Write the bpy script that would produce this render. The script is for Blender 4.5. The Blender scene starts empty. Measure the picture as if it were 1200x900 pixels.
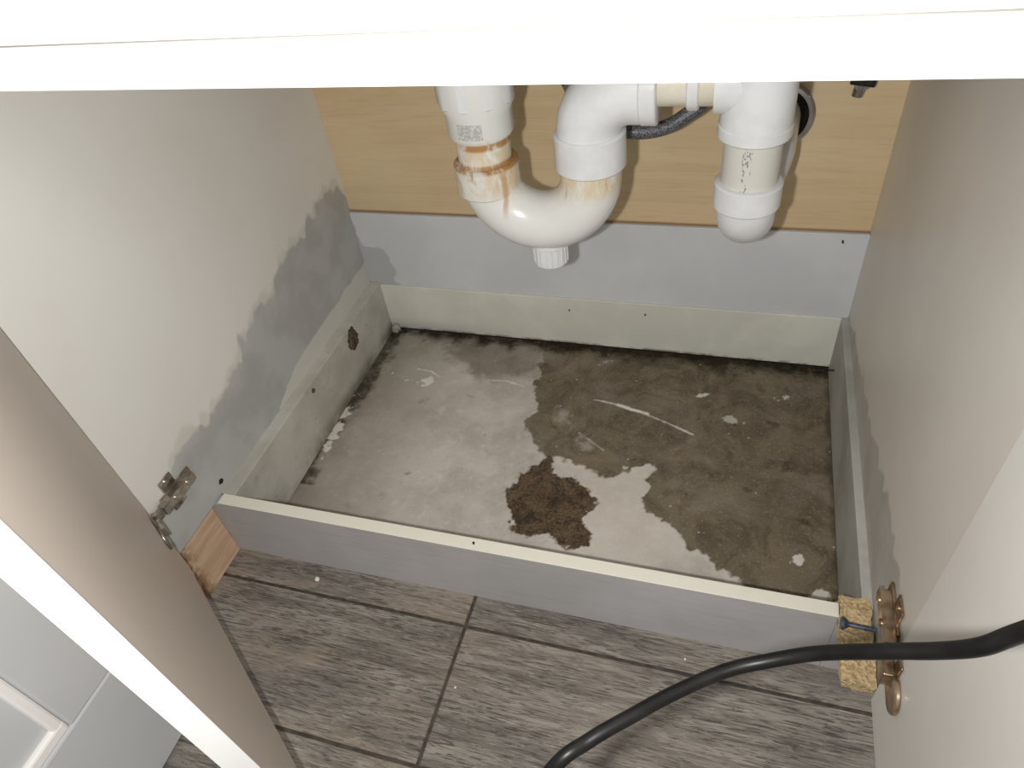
import bpy, bmesh, math, random
import numpy as np
from mathutils import Vector, Matrix
from mathutils import noise as mn
random.seed(3)
sc=bpy.context.scene
sc.view_settings.view_transform='Standard'
sc.view_settings.look='None'

# ------------------------------------------------------------ helpers
def lin(r,g,b):
    f=lambda c:(c/255/12.92) if c/255<=.04045 else ((c/255+.055)/1.055)**2.4
    return (f(r),f(g),f(b),1)
class M:
    def __init__(s,name,rough=.5,metal=0,spec=.5):
        s.m=bpy.data.materials.new(name); s.m.use_nodes=True; s.nt=s.m.node_tree
        s.b=s.nt.nodes['Principled BSDF']; s.b.inputs['Roughness'].default_value=rough
        s.b.inputs['Metallic'].default_value=metal
        s.b.inputs['Specular IOR Level'].default_value=spec
        s.tc=s.nt.nodes.new('ShaderNodeTexCoord')
    def lk(s,a,b): s.nt.links.new(a,b)
    def setv(s,sock,v):
        if isinstance(v,bpy.types.NodeSocket): s.lk(v,sock)
        else: sock.default_value=v
    def pos(s,scale=(1,1,1),loc=(0,0,0)):
        n=s.nt.nodes.new('ShaderNodeMapping'); n.inputs['Scale'].default_value=scale; n.inputs['Location'].default_value=loc
        s.lk(s.tc.outputs['Object'],n.inputs['Vector']); return n.outputs[0]
    def noise(s,scale=5,detail=5,rough=.55,vec=None,dist=0):
        n=s.nt.nodes.new('ShaderNodeTexNoise'); n.inputs['Scale'].default_value=scale; n.inputs['Detail'].default_value=detail
        n.inputs['Roughness'].default_value=rough; n.inputs['Distortion'].default_value=dist
        s.lk(vec if vec else s.tc.outputs['Object'],n.inputs['Vector']); return n.outputs[0]
    def ss(s,v,a,b,lo=0,hi=1):
        n=s.nt.nodes.new('ShaderNodeMapRange'); n.interpolation_type='SMOOTHSTEP'
        s.lk(v,n.inputs[0])
        for i,k in zip((1,2,3,4),(a,b,lo,hi)): n.inputs[i].default_value=k
        return n.outputs[0]
    def math(s,op,a,b=0.0):
        n=s.nt.nodes.new('ShaderNodeMath'); n.operation=op; s.setv(n.inputs[0],a); s.setv(n.inputs[1],b); return n.outputs[0]
    def mix(s,f,a,b):
        n=s.nt.nodes.new('ShaderNodeMix'); n.data_type='RGBA'; s.setv(n.inputs[0],f); s.setv(n.inputs[6],a); s.setv(n.inputs[7],b); return n.outputs[2]
    def attr(s,name):
        n=s.nt.nodes.new('ShaderNodeAttribute'); n.attribute_name=name; return n.outputs['Fac']
    def xyz(s):
        n=s.nt.nodes.new('ShaderNodeSeparateXYZ'); s.lk(s.tc.outputs['Object'],n.inputs[0]); return n.outputs
    def col(s,c): s.setv(s.b.inputs['Base Color'],c)
    def bump(s,h,strength=.3,dist=.002):
        n=s.nt.nodes.new('ShaderNodeBump'); n.inputs['Strength'].default_value=strength; n.inputs['Distance'].default_value=dist
        s.lk(h,n.inputs['Height']); s.lk(n.outputs[0],s.b.inputs['Normal'])
def link(o,parent=None):
    sc.collection.objects.link(o)
    if parent: o.parent=parent
    return o
def empty(name):
    e=bpy.data.objects.new(name,None); e.empty_display_size=.05; sc.collection.objects.link(e); return e
def mesh(name,verts,faces,mat,parent=None,smooth=False,bevel=0):
    me=bpy.data.meshes.new(name); me.from_pydata([tuple(v) for v in verts],[],faces); me.validate()
    bm=bmesh.new(); bm.from_mesh(me); bmesh.ops.recalc_face_normals(bm,faces=bm.faces); bm.to_mesh(me); bm.free()
    if smooth: me.polygons.foreach_set('use_smooth',[True]*len(me.polygons))
    o=bpy.data.objects.new(name,me); 
    if mat: me.materials.append(mat)
    if bevel:
        b=o.modifiers.new('b','BEVEL'); b.width=bevel; b.segments=2; b.limit_method='ANGLE'
    return link(o,parent)
def box(name,lo,hi,mat,parent=None,bevel=.0008,mtx=None):
    x0,y0,z0=lo;x1,y1,z1=hi
    v=[(x0,y0,z0),(x1,y0,z0),(x1,y1,z0),(x0,y1,z0),(x0,y0,z1),(x1,y0,z1),(x1,y1,z1),(x0,y1,z1)]
    f=[(0,3,2,1),(4,5,6,7),(0,1,5,4),(1,2,6,5),(2,3,7,6),(3,0,4,7)]
    o=mesh(name,v,f,mat,parent,bevel=bevel)
    if mtx is not None: o.matrix_world=mtx
    return o
def sweep(name,path,rad,mat,parent=None,seg=40,cap=True):
    P=[Vector(p) for p in path]; n=len(P)
    if not isinstance(rad,(list,tuple)): rad=[rad]*n
    T=[]
    for i in range(n):
        a=P[max(i-1,0)];b=P[min(i+1,n-1)]; t=b-a
        if t.length<1e-9: t=T[-1] if T else Vector((0,0,1))
        T.append(t.normalized())
    ref=Vector((0,1,0)) if abs(T[0].y)<.9 else Vector((1,0,0))
    N=(ref-T[0]*ref.dot(T[0])).normalized()
    vs=[];fs=[]
    for i in range(n):
        N=(N-T[i]*N.dot(T[i])).normalized(); B=T[i].cross(N)
        for k in range(seg):
            a=2*math.pi*k/seg; vs.append(P[i]+(N*math.cos(a)+B*math.sin(a))*rad[i])
    for i in range(n-1):
        for k in range(seg):
            k2=(k+1)%seg; fs.append((i*seg+k,i*seg+k2,(i+1)*seg+k2,(i+1)*seg+k))
    if cap: fs.append(tuple(range(seg))[::-1]); fs.append(tuple((n-1)*seg+k for k in range(seg)))
    o=mesh(name,vs,fs,mat,parent,smooth=True)
    o.data.set_sharp_from_angle(angle=math.radians(40))
    return o
def ring(name,a,b,r,mat,parent=None,lip=.0015,seg=48):
    a=Vector(a);b=Vector(b);d=(b-a).normalized()
    return sweep(name,[a,a+d*.0001,a+d*lip,b-d*lip,b-d*.0001,b],[r-lip,r-lip*.9,r,r,r-lip*.9,r-lip],mat,parent,seg)
def catmull(pts,n=10):
    P=[Vector(p) for p in pts]; P=[P[0]*2-P[1]]+P+[P[-1]*2-P[-2]]; out=[]
    for i in range(1,len(P)-2):
        for k in range(n):
            t=k/n; a,b,c,d=P[i-1:i+3]
            out.append(.5*((2*b)+(c-a)*t+(2*a-5*b+4*c-d)*t*t+(3*b-a-3*c+d)*t**3))
    out.append(P[-2]); return out
# numpy noise
rng=np.random.RandomState(5); LAT=rng.rand(256,256)
def vnoise(x,y):
    xi=np.floor(x).astype(int);yi=np.floor(y).astype(int);fx=x-xi;fy=y-yi
    fx=fx*fx*(3-2*fx);fy=fy*fy*(3-2*fy); g=lambda a,b:LAT[a%256,b%256]
    return (g(xi,yi)*(1-fx)+g(xi+1,yi)*fx)*(1-fy)+(g(xi,yi+1)*(1-fx)+g(xi+1,yi+1)*fx)*fy
def fbm(x,y,o=5):
    s=0;a=.5
    for i in range(o): s=s+a*(vnoise(x*2**i+i*17.3,y*2**i+i*9.1)-.5);a*=.6
    return s
def sdf(poly,x,y):
    d=np.full(x.shape,1e9); ins=np.zeros(x.shape,bool); n=len(poly)
    for i in range(n):
        ax,ay=poly[i];bx,by=poly[(i+1)%n]; ex,ey=bx-ax,by-ay
        t=np.clip(((x-ax)*ex+(y-ay)*ey)/(ex*ex+ey*ey+1e-12),0,1)
        d=np.minimum(d,np.hypot(x-ax-t*ex,y-ay-t*ey))
        c=((ay>y)!=(by>y))&(x<(bx-ax)*(y-ay)/(by-ay+1e-12)+ax); ins^=c
    return np.where(ins,-d,d)
def seg_d(pts,x,y):
    d=np.full(x.shape,1e9)
    for (ax,ay),(bx,by) in zip(pts,pts[1:]):
        ex,ey=bx-ax,by-ay;t=np.clip(((x-ax)*ex+(y-ay)*ey)/(ex*ex+ey*ey),0,1)
        d=np.minimum(d,np.hypot(x-ax-t*ex,y-ay-t*ey))
    return d
def step(d,w): return np.clip(.5-d/(2*w),0,1)
def grid(name,u0,u1,v0,v1,res,tox,mat,parent,attrs):
    nu=int((u1-u0)/res)+1;nv=int((v1-v0)/res)+1
    U,V=np.meshgrid(np.linspace(u0,u1,nu),np.linspace(v0,v1,nv)); U=U.ravel();V=V.ravel()
    co=np.array(tox(U,V)).T
    idx=np.arange(nu*nv).reshape(nv,nu)
    f=np.stack([idx[:-1,:-1].ravel(),idx[:-1,1:].ravel(),idx[1:,1:].ravel(),idx[1:,:-1].ravel()],1)
    me=bpy.data.meshes.new(name); me.from_pydata(co.tolist(),[],f.tolist())
    for an,fn in attrs.items():
        a=me.attributes.new(an,'FLOAT','POINT'); a.data.foreach_set('value',fn(U,V).astype(np.float32))
    me.materials.append(mat); me.polygons.foreach_set('use_smooth',[True]*len(me.polygons))
    return link(bpy.data.objects.new(name,me),parent)

# ------------------------------------------------------------ key dimensions
H=.83; D=.9364; XL=-.632; XR=.1835; xl=-.6115; xr=.1735; YF=.4207; HP=.115

# ------------------------------------------------------------ materials
def laminate(name,c1,c2,rough=.38,sc_=3):
    m=M(name,rough); n=m.noise(sc_,4); m.col(m.mix(m.ss(n,.35,.65),lin(*c1),lin(*c2)))
    m.bump(m.noise(220,2),.05,.0005); return m
white=laminate('white_gloss_laminate',(238,236,232),(234,231,226),.35).m
door_m=laminate('door_laminate',(232,220,208),(226,213,201),.42).m
edge_m=laminate('edge_band_white',(240,238,236),(234,232,229),.4).m
grey_out=laminate('outer_panel_grey_white',(196,197,197),(188,189,189),.5).m
plinth_m=M('painted_grey_board',.6); n=plinth_m.noise(6,6)
c=plinth_m.mix(plinth_m.ss(n,.3,.7),lin(182,180,180),lin(168,166,165))
plinth_m.col(plinth_m.mix(plinth_m.ss(plinth_m.noise(1,4,.6,plinth_m.pos((12,1,300))),.5,.7,0,.3),c,lin(148,145,142)))
plinth_m.bump(plinth_m.noise(120,4),.2,.001); plinth_m=plinth_m.m
cream=M('cream_board_edge',.5); n=cream.noise(14,6)
cream.col(cream.mix(cream.ss(n,.55,.75),lin(230,226,212),lin(208,201,184))); cream=cream.m

# concrete
cm=M('damp_concrete',.75)
n1=cm.noise(9,8,.6); n2=cm.noise(60,6,.65); n3=cm.noise(26,5,.6); n4=cm.noise(260,3,.6); n5=cm.noise(14,7,.7,None,1.2)
dry=cm.mix(cm.ss(n1,.38,.66),lin(206,199,191),lin(182,174,165))
dry=cm.mix(cm.ss(n2,.5,.72,0,.45),dry,lin(222,217,209))
dry=cm.mix(cm.ss(n3,.60,.75,0,.45),dry,lin(148,138,124))
dry=cm.mix(cm.ss(n4,.60,.72,0,.35),dry,lin(128,120,108))
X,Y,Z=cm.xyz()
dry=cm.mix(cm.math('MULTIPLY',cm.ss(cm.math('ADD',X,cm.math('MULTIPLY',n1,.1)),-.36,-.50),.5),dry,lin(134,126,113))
wet=cm.mix(cm.ss(n5,.40,.62),lin(124,113,94),lin(98,88,71))
wet=cm.mix(cm.ss(n3,.5,.75,0,.55),wet,lin(136,119,92))
wet=cm.mix(cm.ss(n2,.3,.45,.6,0),wet,lin(80,70,56))
wet=cm.mix(cm.ss(n1,.56,.68,0,.4),wet,lin(78,69,56))
wet=cm.mix(cm.ss(n4,.55,.7,0,.5),wet,lin(164,153,134))
c=cm.mix(cm.attr('wet'),dry,wet)
c=cm.mix(cm.attr('halo'),c,lin(222,215,203))
blob=cm.mix(cm.ss(n2,.4,.6),lin(66,54,42),lin(98,81,62)); blob=cm.mix(cm.ss(n4,.48,.62,0,.6),blob,lin(122,104,82)); blob=cm.mix(cm.ss(n3,.5,.66,0,.6),blob,lin(48,39,30)); c=cm.mix(cm.attr('blob'),c,blob)
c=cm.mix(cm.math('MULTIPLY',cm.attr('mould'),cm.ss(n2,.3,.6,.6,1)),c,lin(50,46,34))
c=cm.mix(cm.attr('white'),c,lin(232,228,219))
v=cm.nt.nodes.new('ShaderNodeTexVoronoi'); v.inputs['Scale'].default_value=70; cm.lk(cm.tc.outputs['Object'],v.inputs['Vector'])
sep=cm.nt.nodes.new('ShaderNodeSeparateColor'); cm.lk(v.outputs['Color'],sep.inputs[0])
sp=cm.math('MULTIPLY',cm.ss(v.outputs['Distance'],.13,.07),cm.ss(sep.outputs[0],.88,.90))
c=cm.mix(cm.math('MULTIPLY',sp,.6),c,lin(216,210,198))
cm.col(c); cm.setv(cm.b.inputs['Roughness'],cm.ss(cm.attr('wet'),0,1,.85,.6)); cm.b.inputs['Specular IOR Level'].default_value=.3
cm.bump(cm.math('ADD',cm.math('MULTIPLY',n2,.6),cm.math('MULTIPLY',n4,.4)),.35,.003)

wetA=[(-.305,.905),(-.292,.852),(-.297,.815),(-.283,.778),(-.290,.74),(-.270,.713),(-.262,.69),(-.243,.672),(-.218,.667),(-.184,.665),(-.154,.645),(-.129,.650),(-.112,.672),(-.098,.682),(-.080,.690),(-.066,.678),(-.092,.655),(-.080,.642),(-.088,.620),(-.078,.604),(-.058,.590),(-.046,.581),(-.022,.566),(-.011,.553),(.018,.540),(.027,.527),(.052,.515),(.06,.503),(.075,.47),(.095,.44),(.2,.43),(.2,1.0),(-.31,1.0)]
blobP=[(-.255,.652),(-.244,.650),(-.231,.668),(-.219,.642),(-.190,.640),(-.162,.619),(-.142,.600),(-.147,.585),(-.160,.570),(-.141,.548),(-.145,.528),(-.175,.518),(-.204,.528),(-.232,.522),(-.257,.539),(-.272,.556),(-.274,.574),(-.283,.600),(-.275,.625)]
darkB=[(-.60,.927),(-.5,.914),(-.463,.859),(-.428,.83),(-.344,.842),(-.30,.86),(-.29,1.0),(-.6,1.0)]
def dA(x,y): return sdf(wetA,x,y)+.022*fbm(x*30,y*30)+.014*fbm(x*110+5,y*110,3)
def a_wet(x,y):
    d=dA(x,y)
    d2=sdf(darkB,x,y)+.05*fbm(x*25+7,y*25)
    w=np.maximum(step(d,.0018),.75*step(d2,.012))
    w=w*(1-.15*np.clip(fbm(x*16+4,y*16)*2.2,0,1))
    dl=x+.592-.30*np.clip(y-.72,0,1)+.08*fbm(x*12,y*12)
    return np.maximum(w,.55*step(dl,.04))
def a_halo(x,y):
    d=dA(x,y)
    h=.5*np.clip(1-np.abs(d-.006)/.008,0,1)*(y<.72)*np.clip((x+.29)/.05,0,1)
    p=step(np.hypot((x+.11)/.11,(y-.57)/.10)-1+.5*fbm(x*18,y*18),.35)*.5
    return np.where(d>0,np.maximum(h,p),h*(d>-.004))
def a_blob(x,y):
    d=sdf(blobP,x,y)+.022*fbm(x*34+3,y*34+8)+.014*fbm(x*140,y*140,3)
    s=step(d,.0015)
    for cx,cy,r in[(.112,.715,.014),(-.16,.538,.012),(.03,.79,.006),(-.45,.60,.005),(.09,.80,.006),(.06,.66,.006),(.13,.62,.005),(-.35,.70,.003),(-.30,.88,.008)]:
        s=np.maximum(s,.7*step(np.hypot(x-cx,(y-cy)*1.4)-r+.025*fbm(x*70,y*70,3),.002))
    return s
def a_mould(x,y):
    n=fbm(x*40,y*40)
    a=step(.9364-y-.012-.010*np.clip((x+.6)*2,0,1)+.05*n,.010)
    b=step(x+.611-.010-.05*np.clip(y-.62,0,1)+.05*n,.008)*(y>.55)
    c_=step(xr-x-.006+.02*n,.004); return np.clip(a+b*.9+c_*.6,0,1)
def a_white(x,y):
    s=np.zeros_like(x); n=.003*fbm(x*150,y*150,3)
    for pts,w in[([(-.190,.806),(-.150,.802),(-.118,.793),(-.070,.775),(-.026,.756)],.0010),([(-.150,.801),(-.118,.793),(-.10,.788)],.0028),
                 ([(-.383,.825),(-.350,.828),(-.315,.819)],.0008),([(-.521,.834),(-.495,.832),(-.474,.820)],.0008),([(-.20,.73),(-.155,.70)],.0004)]:
        s=np.maximum(s,step(seg_d(pts,x,y)-w+n,.0012))
    s=np.maximum(s,.28*step(seg_d([(-.238,.765),(-.205,.735),(-.178,.705)],x,y)-.006+.05*fbm(x*60,y*60),.010))
    for cx,cy,r,k in[(-.492,.804,.012,.9),(.033,.795,.012,.55),(.129,.562,.009,.9),(.155,.51,.018,.75),(-.575,.82,.004,.8),(-.02,.845,.003,.8),(.10,.86,.003,.8),(-.53,.80,.003,.8),(-.19,.90,.012,.35)]:
        s=np.maximum(s,k*step(np.hypot(x-cx,(y-cy)*1.6)-r+.035*fbm(x*80,y*80,4),.0018))
    d=np.hypot(x+.607,(y-.665)*.22)-.009+.04*fbm(x*80,y*80); s=np.maximum(s,.8*step(d,.002))
    return s
grid('concrete_slab',XL-.02,XR+.02,YF+.008,D+.004,.0016,lambda u,v:(u,v,.0004+.0025*fbm(u*25,v*25,4)-.001),cm.m,None,
     dict(wet=a_wet,halo=a_halo,blob=a_blob,mould=a_mould,white=a_white))

# floor tiles -------------------------------------------------
tm=M('wood_look_tile',.55,0,.35)
tid=tm.attr('tid')
def mapped(scale):
    n=tm.nt.nodes.new('ShaderNodeCombineXYZ'); o=tm.xyz()
    tm.lk(tm.math('MULTIPLY',tm.math('ADD',o[0],tm.math('MULTIPLY',tid,3.7)),scale[0]),n.inputs[0])
    tm.lk(tm.math('MULTIPLY',tm.math('ADD',o[1],tm.math('MULTIPLY',tid,1.3)),scale[1]),n.inputs[1]); return n.outputs[0]
g1=tm.noise(1,6,.6,mapped((6,50)),1.0); g2=tm.noise(1,4,.65,mapped((24,340)),1.8); g3=tm.noise(1,5,.6,mapped((5,12)),.6); g4=tm.noise(1,6,.7,mapped((60,90)))
c=tm.mix(tm.ss(g1,.34,.66),lin(110,104,97),lin(146,139,130))
pt=tm.math('MULTIPLY',tm.ss(g3,.46,.62),tm.ss(tm.xyz()[0],-.18,-.32,.25,1))
c=tm.mix(tm.math('MULTIPLY',pt,.6),c,lin(150,135,119))
dk_=tm.math('MULTIPLY',tm.ss(g2,.49,.59),tm.ss(g3,.44,.66,.9,.45))
c=tm.mix(dk_,c,lin(74,68,62))
c=tm.mix(tm.ss(g2,.43,.33,0,.45),c,lin(178,171,160))
c=tm.mix(tm.ss(g4,.56,.72,0,.3),c,lin(184,177,167))
tm.col(c); tm.bump(tm.math('ADD',g1,g2),.25,.0015)
gm=M('dark_grout',.9); gm.col(gm.mix(gm.ss(gm.noise(80,4),.4,.6),lin(60,54,48),lin(78,71,63)))
fl=empty('floor')
vs=[];fs=[];ids=[]; gw=.0021
ys=[.549,.378,.207,.036,-.135,-.306,-.477,-.648,-.819]; xs=[-1.174,-.274,.626,1.526]
for j in range(len(ys)-1):
    y1,y0=ys[j]-gw,ys[j+1]+gw
    if j==0: y1=YF+.012
    for i in range(3):
        x0,x1=xs[i]+gw,xs[i+1]-gw; b=len(vs); e=.0012
        vs+=[(x0,y0,-.006),(x1,y0,-.006),(x1,y1,-.006),(x0,y1,-.006),(x0,y0,-e),(x1,y0,-e),(x1,y1,-e),(x0,y1,-e),(x0+e,y0+e,0),(x1-e,y0+e,0),(x1-e,y1-e,0),(x0+e,y1-e,0)]
        for q in range(4):
            r=(q+1)%4; fs+=[(b+q,b+r,b+4+r,b+4+q),(b+4+q,b+4+r,b+8+r,b+8+q)]
        fs.append((b+8,b+9,b+10,b+11)); ids+=[random.random()*3]*12
o=mesh('tiles',vs,fs,tm.m,fl); a=o.data.attributes.new('tid','FLOAT','POINT'); a.data.foreach_set('value',ids)
mesh('grout',[(-1.174,-.82,-.0018),(1.526,-.82,-.0018),(1.526,.43,-.0018),(-1.174,.43,-.0018)],[(0,1,2,3)],gm.m,fl)
box('subfloor',(-1.4,-.9,-.05),(1.6,1.1,-.0065),gm.m,fl,0)

# room shell --------------------------------------------------
wm=M('wall_paint',.7); wm.col(wm.mix(wm.ss(wm.noise(3,4),.4,.6),lin(205,203,198),lin(196,194,189)))
box('wall_back',(-1.4,.99,-.006),(1.6,1.04,1.6),wm.m,None,0)

# cabinet ------------------------------------------------------
cab=empty('sink_cabinet')
def side_mat(name,clean,clean2,stain,stain2):
    m=M(name,.42); a=m.noise(4,4); X,Y,Z=m.xyz()
    cl=m.mix(m.ss(a,.35,.65),lin(*clean),lin(*clean2))
    st=m.mix(m.ss(m.noise(18,5),.4,.62),lin(*stain),lin(*stain2))
    c=m.mix(m.attr('edge'),cl,lin(200,195,183))
    c=m.mix(m.attr('stain'),c,st)
    c=m.mix(m.attr('light'),c,lin(212,209,201))
    m.col(c); m.setv(m.b.inputs['Roughness'],m.ss(m.attr('stain'),0,1,.4,.65))
    m.bump(m.noise(90,4),.08,.001); return m.m
sl=side_mat('left_panel_laminate',(230,228,222),(225,222,215),(184,184,182),(172,172,169))
sr=side_mat('right_panel_laminate',(222,216,207),(215,209,199),(182,178,172),(170,165,158))
Ly=[.329,.373,.40,.41,.431,.483,.53,.575,.591,.626,.69,.72,.803,.855,.923,.95]; Lz=[.165,.180,.206,.218,.226,.218,.226,.235,.262,.267,.272,.29,.297,.317,.312,.268]
Ry=[.33,.385,.434,.522,.653,.773,.876,.95]; Rz=[.19,.199,.209,.201,.166,.154,.128,.12]
def stepn(y,z): return .026*fbm(y*34,z*34,5)+.016*(vnoise(y*80,z*10)-.5)
def l_st(y,z):
    d=z-np.interp(y,Ly,Lz)+stepn(y,z); return np.maximum(.85*step(d,.003),.0)+.15*step(d+.012,.014)
def l_ed(y,z): return .5*step(z-np.interp(y,Ly,Lz)-.008+stepn(y+1.3,z),.004)
def l_lt(y,z): 
    top=np.interp(y,[.60,.665,.929],[.118,.142,.156]); return .85*step(z-top+.01*fbm(y*40,z*40),.0012)*(y>.60)
def r_st(y,z): return .85*step(z-np.interp(y,Ry,Rz)+stepn(y+3,z),.0025)
def r_ed(y,z): return .3*step(z-np.interp(y,Ry,Rz)-.006+stepn(y+2,z),.004)
zero=lambda y,z:np.zeros_like(y)
grid('side_panel_left',.336,.956,.112,.86,.002,lambda u,v:(u*0+XL,u,v),sl,cab,dict(stain=l_st,edge=l_ed,light=l_lt))
grid('side_panel_right',.350,.956,.10,.86,.002,lambda u,v:(u*0+XR,u,v),sr,cab,dict(stain=r_st,edge=r_ed,light=zero))
box('side_board_left',(XL-.017,.336,.112),(XL-.0003,.956,.86),edge_m,cab)
box('side_board_right',(XR+.0003,.350,.10),(XR+.017,.956,.86),edge_m,cab)
sk=M('skirting_painted_grey',.65); a=sk.noise(10,7,.65); X,Y,Z=sk.xyz()
c=sk.mix(sk.ss(a,.35,.65),lin(198,195,186),lin(177,173,163))
c=sk.mix(sk.ss(sk.noise(55,5,.7),.56,.72,0,.4),c,lin(144,136,120))
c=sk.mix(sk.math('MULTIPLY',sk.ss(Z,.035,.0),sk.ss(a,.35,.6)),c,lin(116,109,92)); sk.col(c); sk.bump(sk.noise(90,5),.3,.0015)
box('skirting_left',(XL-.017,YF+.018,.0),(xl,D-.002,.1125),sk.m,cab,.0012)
sk2=M('skirting_right_grey',.6); a=sk2.noise(10,7,.65)
sk2.col(sk2.mix(sk2.ss(a,.35,.65),lin(186,184,178),lin(162,159,152))); sk2.bump(sk2.noise(90,5),.3,.0015)
box('skirting_right',(xr,YF+.018,.0),(XR+.017,D-.002,.110),sk2.m,cab,.0012)
dk=M('dark_void',.9); dk.col(dk.mix(dk.ss(dk.noise(200,3),.4,.6),lin(52,43,32),lin(108,92,70)))
blk=M('black_gap',.9); blk.col(blk.mix(blk.ss(blk.noise(200,3),.4,.6),lin(24,21,17),lin(40,36,30)))
def lump(name,c,r,mat,parent,seed=0,sq=(1,1,1)):
    bm=bmesh.new(); bmesh.ops.create_icosphere(bm,subdivisions=4,radius=1); rs=random.Random(seed); off=[rs.random()*9 for _ in range(3)]
    for v in bm.verts:
        k=1+.45*mn.fractal(Vector(v.co)*1.8+Vector(off),.7,2,4); v.co=Vector((v.co.x*r*sq[0]*k,v.co.y*r*sq[1]*k,v.co.z*r*sq[2]*k))+Vector(c)
    me=bpy.data.meshes.new(name); bm.to_mesh(me); bm.free(); me.materials.append(mat); me.polygons.foreach_set('use_smooth',[True]*len(me.polygons))
    return link(bpy.data.objects.new(name,me),parent)
lump('skirting_hole',(xl,.80,.088),.019,dk.m,cab,seed=4,sq=(.12,.8,1))
lump('panel_hole',(XL,.447,.128),.004,blk.m,cab,seed=5,sq=(.3,1,1))
lump('panel_hole_2',(xl,.66,.098),.004,dk.m,cab,seed=6,sq=(.3,1,1))
st=M('back_strip_cream',.5); a=st.noise(7,6,.6); X,Y,Z=st.xyz()
c=st.mix(st.ss(a,.4,.62),lin(226,226,215),lin(213,213,203))
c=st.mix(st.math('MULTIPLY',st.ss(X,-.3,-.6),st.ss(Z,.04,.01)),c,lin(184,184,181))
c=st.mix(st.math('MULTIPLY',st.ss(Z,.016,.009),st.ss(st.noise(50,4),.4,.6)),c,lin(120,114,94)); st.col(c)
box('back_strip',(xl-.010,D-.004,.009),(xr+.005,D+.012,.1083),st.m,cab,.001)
bb=M('back_band_grey',.5); a=bb.noise(5,5); X,Y,Z=bb.xyz()
c=bb.mix(bb.ss(a,.38,.62),lin(216,218,221),lin(207,209,212))
edge=bb.math('ADD',X,bb.math('MULTIPLY',bb.noise(14,5),.16))
edge2=bb.math('ADD',edge,bb.math('MULTIPLY',Z,.55))
c=bb.mix(bb.ss(edge2,-.415,-.422),c,lin(182,184,185)); bb.col(c)
box('back_band',(XL,D-.001,.1085),(XR,D+.012,.2553),bb.m,cab,.0008)
box('back_bottom_shadow_gap',(XL,D+.004,.0),(XR,D+.012,.01),blk.m,cab,0)
pw=M('birch_plywood',.5)
p1=pw.noise(1,6,.6,pw.pos((2.0,1,22)),1.5); p2=pw.noise(1,3,.5,pw.pos((14,1,230)),.3); p3=pw.noise(3,4)
c=pw.mix(pw.ss(p1,.33,.66),lin(216,194,155),lin(208,183,141)); c=pw.mix(pw.ss(p2,.52,.66,0,.3),c,lin(190,163,120)); c=pw.mix(pw.ss(p3,.4,.65,0,.4),c,lin(224,206,172))
X,Y,Z=pw.xyz(); c=pw.mix(pw.ss(Z,.262,.257),c,lin(150,110,66))
pw.col(c); pw.bump(p2,.08,.0006)
box('plywood_back',(XL,D+.004,.256),(XR,D+.012,.86),pw.m,cab,.0006)
nail=M('rusty_screw',.45,.7); nail.col(nail.mix(nail.ss(nail.noise(300,3),.4,.6),lin(90,70,52),lin(50,42,36)))
for i,(x,z) in enumerate([(-.255,.085),(-.125,.088),(.15,.245)]):
    sweep('back_screw_%d'%i,[(x,D-.0045+(z>.12)*.003,z),(x,D-.007,z)],.0013,nail.m,cab,12)
sweep('protruding_nail',[(xr+.001,.885,.045),(xr-.03,.88,.045)],.0014,nail.m,cab,10); ring('nail_head',(xr-.029,.88,.045),(xr-.031,.88,.045),.004,nail.m,cab,.0005,12)
lump('filler_crumb',(-.600,.925,.012),.008,sk.m,cab,seed=9)
# plinth
CX=.1490
box('plinth_board',(XL+.006,YF,.0),(CX,YF+.0155,HP-.001),plinth_m,cab,.0006)
box('plinth_end_piece',(CX+.0002,YF,.0),(xr-.001,YF+.0155,.0955),plinth_m,cab,.0004)
box('plinth_packer',(XL-.017,YF,.0),(XL+.0059,YF+.0155,.111),plinth_m,cab,.0003)
box('plinth_edge_strip',(XL+.006,YF-.0005,HP-.001),(CX,YF+.0160,HP+.0005),cream,cab,.0005)
sweep('plinth_pin',[(-.26,YF+.008,HP),(-.26,YF+.008,HP+.003)],.0014,nail.m,cab,10)
wb=M('raw_timber',.6); a=wb.noise(1,5,.6,wb.pos((30,6,60)),.8)
c=wb.mix(wb.ss(a,.35,.65),lin(218,188,158),lin(198,162,131)); X,Y,Z=wb.xyz()
c=wb.mix(wb.math('MULTIPLY',wb.ss(Y,.37,.34),wb.ss(wb.noise(60,4),.35,.55)),c,lin(130,96,66)); wb.col(c)
box('timber_foot',(XL-.018,.337,.0),(XL-.010,.4205,.1118),wb.m,cab,.001)
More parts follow.
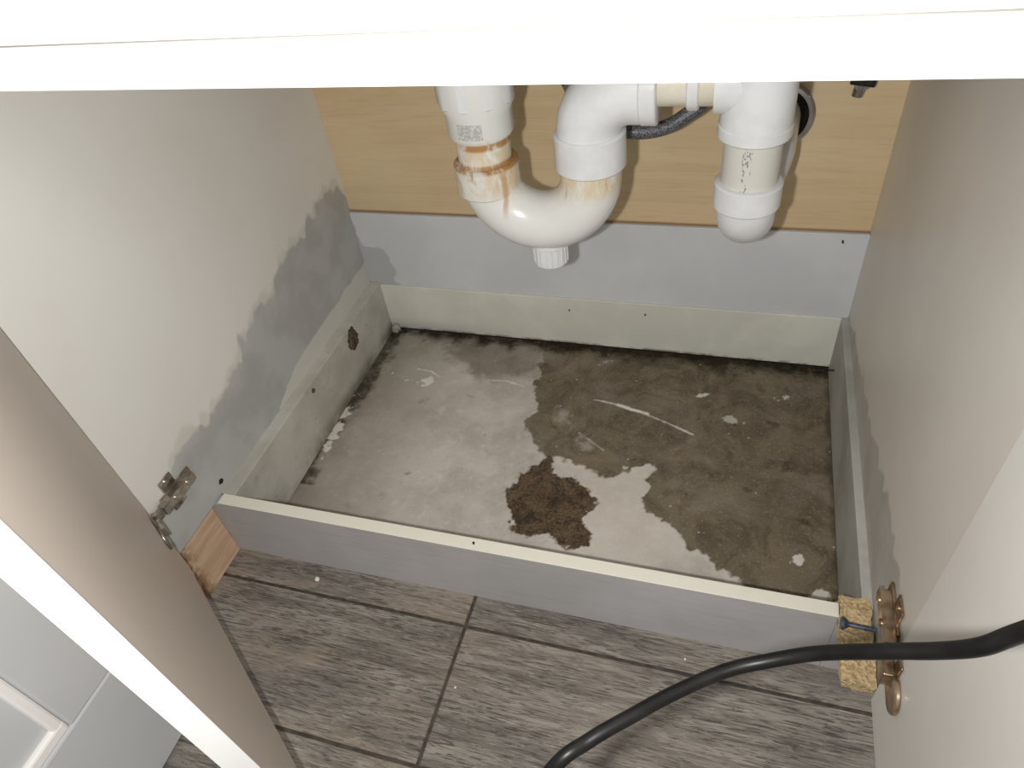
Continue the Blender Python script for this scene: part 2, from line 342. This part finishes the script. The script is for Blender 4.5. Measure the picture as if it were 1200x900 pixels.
# chipboard (right): broken end of the carcass base lying at plinth-top level
cb=M('crumbly_chipboard',.9); a=cb.noise(130,5,.7); v=cb.nt.nodes.new('ShaderNodeTexVoronoi'); v.inputs['Scale'].default_value=300; cb.lk(cb.tc.outputs['Object'],v.inputs['Vector'])
s2=cb.nt.nodes.new('ShaderNodeSeparateColor'); cb.lk(v.outputs['Color'],s2.inputs[0])
c=cb.mix(s2.outputs[0],lin(206,184,142),lin(176,149,107)); c=cb.mix(cb.ss(a,.55,.7,0,.7),c,lin(120,92,58)); cb.col(c); cb.bump(cb.math('ADD',a,v.outputs['Distance']),.7,.002)
def rough_box(name,lo,hi,mat,parent,amp=.003):
    bm=bmesh.new(); bmesh.ops.create_cube(bm,size=1); bmesh.ops.subdivide_edges(bm,edges=bm.edges[:],cuts=24,use_grid_fill=True)
    for v in bm.verts:
        p=Vector([lo[i]+(v.co[i]+.5)*(hi[i]-lo[i]) for i in range(3)])
        v.co=p+mn.noise_vector(p*70)*amp+mn.noise_vector(p*260)*amp*.5
    me=bpy.data.meshes.new(name); bm.to_mesh(me); bm.free(); me.materials.append(mat)
    return link(bpy.data.objects.new(name,me),parent)
rough_box('chipboard_end',(.1495,.353,.0985),(.1805,.447,.1145),cb.m,cab,.0028)
blue=M('screw_zinc_blue',.35,.8); blue.col(blue.mix(blue.ss(blue.noise(200),.4,.6),lin(120,130,150),lin(80,90,112)))
sweep('connector_screw',[(.152,.411,.1205),(.182,.410,.1205)],.0026,blue.m,cab,14)
sweep('connector_screw_head',[(.156,.411,.1205),(.151,.411,.1205),(.149,.411,.1205)],[.0035,.0072,.0060],blue.m,cab,20)
# top rail & false drawer front, worktop, sink bowl
box('front_rail',(XL-.25,.335,.7002),(XR+.25,.352,.7258),white,cab,.0006)
box('false_front',(XL-.25,.3355,.7266),(XR+.25,.352,.862),white,cab,.0006)
box('worktop',(XL-.25,.318,.864),(XR+.25,.96,.90),white,cab,.003)
ss=M('stainless_sink',.3,1.0); ss.col(ss.mix(ss.ss(ss.noise(40),.4,.6),lin(190,190,192),lin(176,176,178)))
box('sink_bowl',(-.50,.46,.72),(.09,.86,.862),ss.m,cab,.02)

# ------------------------------------------------------------ doors
ang=math.atan2(-.228,.326)
mt=Matrix.Translation((-.6195,.3335,0))@Matrix.Rotation(ang,4,'Z')
dl=empty('cabinet_door')
o=box('door_leaf',(0,-.016,.10),(.398,0,.698),door_m,dl,.001); o.matrix_world=mt
o=box('edge_band',(.3983,-.0163,.0997),(.3995,.0003,.6983),edge_m,dl,.0003); o.matrix_world=mt
dr=empty('cabinet_door.001')
mr=Matrix.Translation((.1775,.347,0))@Matrix.Rotation(math.radians(-90.6),4,'Z')
dm2=laminate('door_laminate_right',(222,219,213),(214,210,204),.45).m
o=box('door_leaf',(0,0,.10),(.398,.016,.698),dm2,dr,.001); o.matrix_world=mr

# hinges -----------------------------------------------------
def hinge_mat(name,a1,b1,c1,k=.5):
    hm=M(name,.32,.9); a=hm.noise(60,3,.5)
    c=hm.mix(hm.ss(a,.4,.6),lin(*a1),lin(*b1)); hm.col(hm.mix(hm.ss(hm.noise(45,3),.56,.68,0,k),c,lin(*c1))); return hm.m
def hinge(name,side,px,py,pz,hm):
    e=empty(name); s=side
    def B(n,lo,hi,bv=.0012):
        lo2=[min(px+s*lo[0],px+s*hi[0]),py+lo[1],pz+lo[2]];hi2=[max(px+s*lo[0],px+s*hi[0]),py+hi[1],pz+hi[2]]
        return box(n,lo2,hi2,hm,e,bv)
    B('wing_plate',(.0,.004,-.026),(.0022,.026,.026)); B('plate_neck',(.0,-.006,-.008),(.003,.05,.008))
    B('arm_web',(.011,-.014,-.0065),(.013,.044,.0065),.0008); B('arm_flange_top',(.003,-.014,.0055),(.013,.040,.0070),.0006); B('arm_flange_low',(.003,-.014,-.0070),(.013,.040,-.0055),.0006)
    B('arm_tip',(.003,-.028,-.006),(.011,-.012,.006),.0025)
    for z in(-.019,.019):
        sweep('plate_screw',[(px+s*.002,py+.015,pz+z),(px+s*.0036,py+.015,pz+z),(px+s*.0045,py+.015,pz+z)],[.0046,.0046,.003],hm,e,16)
    for yy in(.008,.032): sweep('adjust_screw',[(px+s*.012,py+yy,pz),(px+s*.0142,py+yy,pz),(px+s*.015,py+yy,pz)],[.0042,.0042,.003],hm,e,16)
    sweep('pivot_pin',[(px+s*.008,py-.026,pz-.009),(px+s*.008,py-.026,pz+.009)],.0035,hm,e,16)
    return e
hmL=hinge_mat('dull_nickel_hinge',(200,192,180),(160,150,136),(112,88,64),.7)
hmR=hinge_mat('tarnished_brass_hinge',(196,176,150),(156,132,106),(100,74,52),.8)
h1=hinge('door_hinge',1,XL+.0006,.366,.19,hmL)
def dbox(n,lo,hi,p,m,mat): 
    o=box(n,lo,hi,mat,p,.0012); o.matrix_world=m; return o
dbox('knuckle_link',(.002,.002,.182),(.02,.007,.198),h1,mt,hmL); dbox('cup_flange',(.008,.0004,.164),(.022,.0022,.216),h1,mt,hmL)
o=ring('cup',(.028,.0004,.19),(.028,.0030,.19),.0165,hmL,h1); o.matrix_world=mt
HZ=.187
h2=hinge('door_hinge.001',-1,XR-.0006,.372,HZ,hmR)
dbox('knuckle_link',(.002,-.012,HZ-.01),(.022,-.002,HZ+.01),h2,mr,hmR); dbox('cup_flange',(.010,-.0024,HZ-.028),(.024,-.0004,HZ+.028),h2,mr,hmR)
o=ring('cup',(.034,-.0004,HZ),(.034,-.0055,HZ),.0165,hmR,h2); o.matrix_world=mr

# panelled door / neighbouring unit seen past the left door --------------------
nb=empty('panelled_door')
box('leaf',(-.605,-.75,.004),(-.572,.245,.86),grey_out,nb,.002)
for i,(lo,hi) in enumerate([((-.572,-.75,.004),(-.563,.245,.175)),((-.572,.115,.175),(-.563,.245,.86)),((-.572,-.75,.175),(-.563,-.55,.86))]):
    box('frame_%d'%i,lo,hi,grey_out,nb,.003)
box('bead_low',(-.573,-.55,.175),(-.564,.115,.190),white,nb,.003); box('bead_side',(-.573,.103,.175),(-.5645,.115,.86),white,nb,.003)

# ------------------------------------------------------------ pipes
pv=M('white_pvc',.2); a=pv.noise(30,4)
base=pv.mix(pv.ss(a,.4,.6),lin(226,227,228),lin(219,220,220)); pv.col(base); pvc=pv.m
ps=M('white_pvc_rust_stained',.26); X,Y,Z=ps.xyz()
base=lin(226,226,222); n1=ps.noise(1,6,.65,ps.pos((38,38,22)),.5); n2=ps.noise(1,6,.7,ps.pos((110,110,26)))
zr=ps.math('MULTIPLY',ps.ss(Z,.435,.460),ps.ss(Z,.516,.502))
f=ps.math('MULTIPLY',zr,ps.ss(n1,.34,.54)); c=ps.mix(ps.math('MULTIPLY',f,.8),base,lin(212,192,152))
f2=ps.math('MULTIPLY',zr,ps.ss(n2,.54,.66)); c=ps.mix(ps.math('MULTIPLY',f2,.65),c,lin(176,138,86))
def band(z0,w): return ps.ss(ps.math('ABSOLUTE',ps.math('SUBTRACT',Z,z0)),w,w*.3)
rg=ps.math('MAXIMUM',band(.4785,.006),band(.503,.006))
c=ps.mix(ps.math('MULTIPLY',rg,ps.ss(n1,.36,.50,.2,.9)),c,lin(166,118,64))
dx=ps.math('ABSOLUTE',ps.math('SUBTRACT',X,ps.math('ADD',-.251,ps.math('MULTIPLY',ps.noise(60,2),.006))))
drip=ps.math('MULTIPLY',ps.ss(dx,.0040,.001),ps.math('MULTIPLY',ps.ss(Z,.415,.44),ps.ss(Z,.49,.47)))
c=ps.mix(ps.math('MULTIPLY',drip,.7),c,lin(188,142,86))
ps.col(c); pst=ps.m
grey=M('moulded_print_grey',.5); grey.col(grey.mix(grey.ss(grey.noise(400,3,.7),.48,.55),lin(172,172,169),lin(204,204,200))); 
T=empty('sink_drain_pipes'); y=.70
def arc(c,r,a0,a1,n=24):
    return [(c[0]+r*math.cos(math.radians(a0+(a1-a0)*i/n)),c[1],c[2]+r*math.sin(math.radians(a0+(a1-a0)*i/n))) for i in range(n+1)]
xi=-.275; xo=-.155
sweep('inlet_pipe',[(xi,y,.72),(xi,y,.46)],.0305,pst,T)
sweep('inlet_coupling',[(xi,y,.60),(xi,y,.545),(xi,y,.536),(xi,y,.512),(xi,y,.5085),(xi,y,.508)],[.041,.041,.0365,.0365,.0345,.032],pst,T,48)
ring('inlet_nut',(xi,y,.545),(xi,y,.60),.0425,pvc,T,.002,10)
ring('trap_inlet_socket',(xi,y,.442),(xi,y,.478),.0372,pst,T,.0018)
path=[(xi,y,.46)]+arc(((xi+xo)/2,y,.462),.06,180,360)+[(xo,y,.48)]
sweep('u_bend',path,.0338,pst,T,48)
ring('trap_outlet_socket',(xo,y,.472),(xo,y,.512),.0385,pvc,T,.002)
path=[(xo,y,.49),(xo,y,.505)]+arc((xo+.045,y,.510),.045,180,90)+[(-.085,y,.555)]
sweep('outlet_elbow',path,.0348,pvc,T,48)
ring('elbow_socket',(-.100,y,.556),(-.083,y,.556),.0365,pvc,T)
cr=M('cream_pvc',.35); cr.col(cr.mix(cr.ss(cr.noise(30),.4,.6),lin(222,216,201),lin(212,205,188)))
sweep('link_pipe',[(-.09,y,.562),(-.02,y,.562)],.024,cr.m,T)
ring('link_reducer',(-.056,y,.562),(-.044,y,.562),.028,pvc,T)
xd=.010
ring('tee_body',(xd,y,.512),(xd,y,.61),.0345,pvc,T,.002); sweep('tee_branch',[(-.030,y,.562),(xd,y,.562)],.031,pvc,T)
ring('tee_lip',(xd,y,.508),(xd,y,.522),.0358,pvc,T,.002)
clr=M('printed_pipe',.2); X,Y,Z=clr.xyz()
l=clr.math('MULTIPLY',clr.ss(clr.math('ABSOLUTE',clr.math('SUBTRACT',X,.006)),.005,.004),clr.ss(clr.noise(1,1,.5,clr.pos((520,1,260))),.57,.60))
clr.col(clr.mix(clr.math('MULTIPLY',l,.6),lin(210,208,200),lin(80,80,84)))
sweep('drop_pipe',[(xd,y,.70),(xd,y,.44)],.0285,clr.m,T)
ring('trap2_socket',(xd,y,.432),(xd,y,.460),.0345,pvc,T,.002)
p=catmull([(xd,y,.458),(xd,y,.437),(xd+.001,y+.010,.413),(xd+.003,y+.042,.400),(xd+.008,y+.08,.412),(xd+.018,y+.12,.430),(.032,.87,.428),(.036,.93,.425)],8)
sweep('trap2_bend',p,.0305,pvc,T,40)
ring('drain_plug',(-.209,y,.372),(-.209,y,.392),.0235,pvc,T,.001)
ring('drain_plug_cap',(-.209,y,.346),(-.209,y,.377),.0205,pvc,T,.001,40)
for k in range(20):
    a=2*math.pi*k/20; q=(-.209+.0203*math.cos(a),y+.0203*math.sin(a)); sweep('cap_rib',[(q[0],q[1],.348),(q[0],q[1],.371)],.0011,pvc,T,6)
vs=[];n=8
for i in range(n+1):
    a=math.radians(-112+44*i/n); 
    for z in(.515,.532): vs.append((xi+.0368*math.cos(a),y+.0368*math.sin(a),z))
mesh('moulded_label',vs,[(2*i,2*i+2,2*i+3,2*i+1) for i in range(n)],grey.m,T)
chm=M('chrome',.3,1.0); chm.col(chm.mix(chm.ss(chm.noise(20),.4,.6),lin(200,200,202),lin(170,170,172)))
ring('wall_flange',(.040,D+.003,.425),(.040,D-.006,.425),.044,chm.m,T,.003)
ring('wall_hole',(.040,D-.0055,.425),(.040,D-.0068,.425),.0365,blk.m,T,.0004)
hs=M('braided_hose',.5,.3); w=hs.nt.nodes.new('ShaderNodeTexVoronoi'); w.inputs['Scale'].default_value=500; hs.lk(hs.tc.outputs['Object'],w.inputs['Vector'])
hs.col(hs.mix(hs.ss(w.outputs['Distance'],.2,.6),lin(40,40,42),lin(120,120,124)))
hose=empty('flexible_supply_hose')
sweep('hose',catmull([(-.23,.83,.62),(-.21,.82,.53),(-.17,.80,.480),(-.12,.80,.464),(-.07,.80,.480),(-.035,.81,.53),(-.03,.82,.72)],10),.0085,hs.m,hose,20)
va=empty('shutoff_valve')
sweep('valve_body',[(.127,D+.003,.475),(.127,D-.028,.475)],.009,chm.m,va,20); sweep('valve_stem',[(.127,D-.022,.475),(.124,D-.022,.458)],[.007,.006],chm.m,va,20)
sweep('valve_handle',[(.114,D-.03,.480),(.140,D-.03,.476)],.005,blk.m,va,14)

# ------------------------------------------------------------ cable
ck=M('black_cable_rubber',.4,0,.25); ck.col(ck.mix(ck.ss(ck.noise(60),.4,.6),lin(12,12,12),lin(20,19,18)))
sweep('power_cable',catmull([(.05,-.55,.0055),(-.10,-.50,.0055),(-.22,-.30,.0055),(-.20,-.08,.06),(-.13,.03,.25),(-.088,.08,.38),(-.059,.110,.445),(-.042,.127,.452),(-.023,.144,.452),(-.004,.161,.45),(.021,.179,.45),(.042,.187,.455),(.064,.189,.47),(.0885,.181,.50),(.104,.175,.52),(.113,.169,.54),(.121,.167,.56),(.131,.15,.62),(.145,.08,.75),(.16,-.1,.86)],10),.0038,ck.m,None,20)
cr_=empty('floor_debris')
for i,(x,yy,r) in enumerate([(-.50,.398,.003),(-.26,.30,.0012),(.0,.395,.0012)]): lump('crumb_%d'%i,(x,yy,r*.6),r,cream,cr_,seed=20+i)

# ------------------------------------------------------------ camera
R=Matrix(((.95466,.10648,-.27799),(.27312,-.68472,.67569),(.11840,.72099,.68276)))
right=Vector((R[0][0],R[1][0],-R[2][0])); down=Vector((R[0][1],R[1][1],-R[2][1])); fwd=Vector((R[0][2],R[1][2],-R[2][2]))
ca=bpy.data.cameras.new('camera'); ca.sensor_width=36; ca.lens=819.93/1200*36; ca.clip_start=.01
co=bpy.data.objects.new('camera',ca); sc.collection.objects.link(co)
mw=Matrix((( right.x,-down.x,-fwd.x,0),(right.y,-down.y,-fwd.y,0),(right.z,-down.z,-fwd.z,H),(0,0,0,1))); co.matrix_world=mw
sc.camera=co
# ------------------------------------------------------------ light: phone flash + added fill + dim room ambient
L=bpy.data.lights.new('phone_flash','SPOT'); L.energy=16.5; L.shadow_soft_size=.008; L.spot_size=math.radians(140); L.spot_blend=.8; L.color=(1,.99,.97)
lo=bpy.data.objects.new('phone_flash',L); sc.collection.objects.link(lo)
m2=mw.copy(); m2.translation=Vector((0,0,H))-right*.055+down*.015; lo.matrix_world=m2
A=bpy.data.lights.new('fill_area','AREA'); A.energy=7; A.size=.8; A.color=(1,.98,.95)  # unseen soft fill, added to even out the flash
ao=bpy.data.objects.new('fill_area',A); sc.collection.objects.link(ao); ao.location=(.5,-.8,2.0); ao.rotation_euler=(math.radians(33),0,math.radians(28))
w=bpy.data.worlds.new('w'); sc.world=w; w.use_nodes=True; w.node_tree.nodes['Background'].inputs[0].default_value=(1,.995,.985,1); w.node_tree.nodes['Background'].inputs[1].default_value=.55
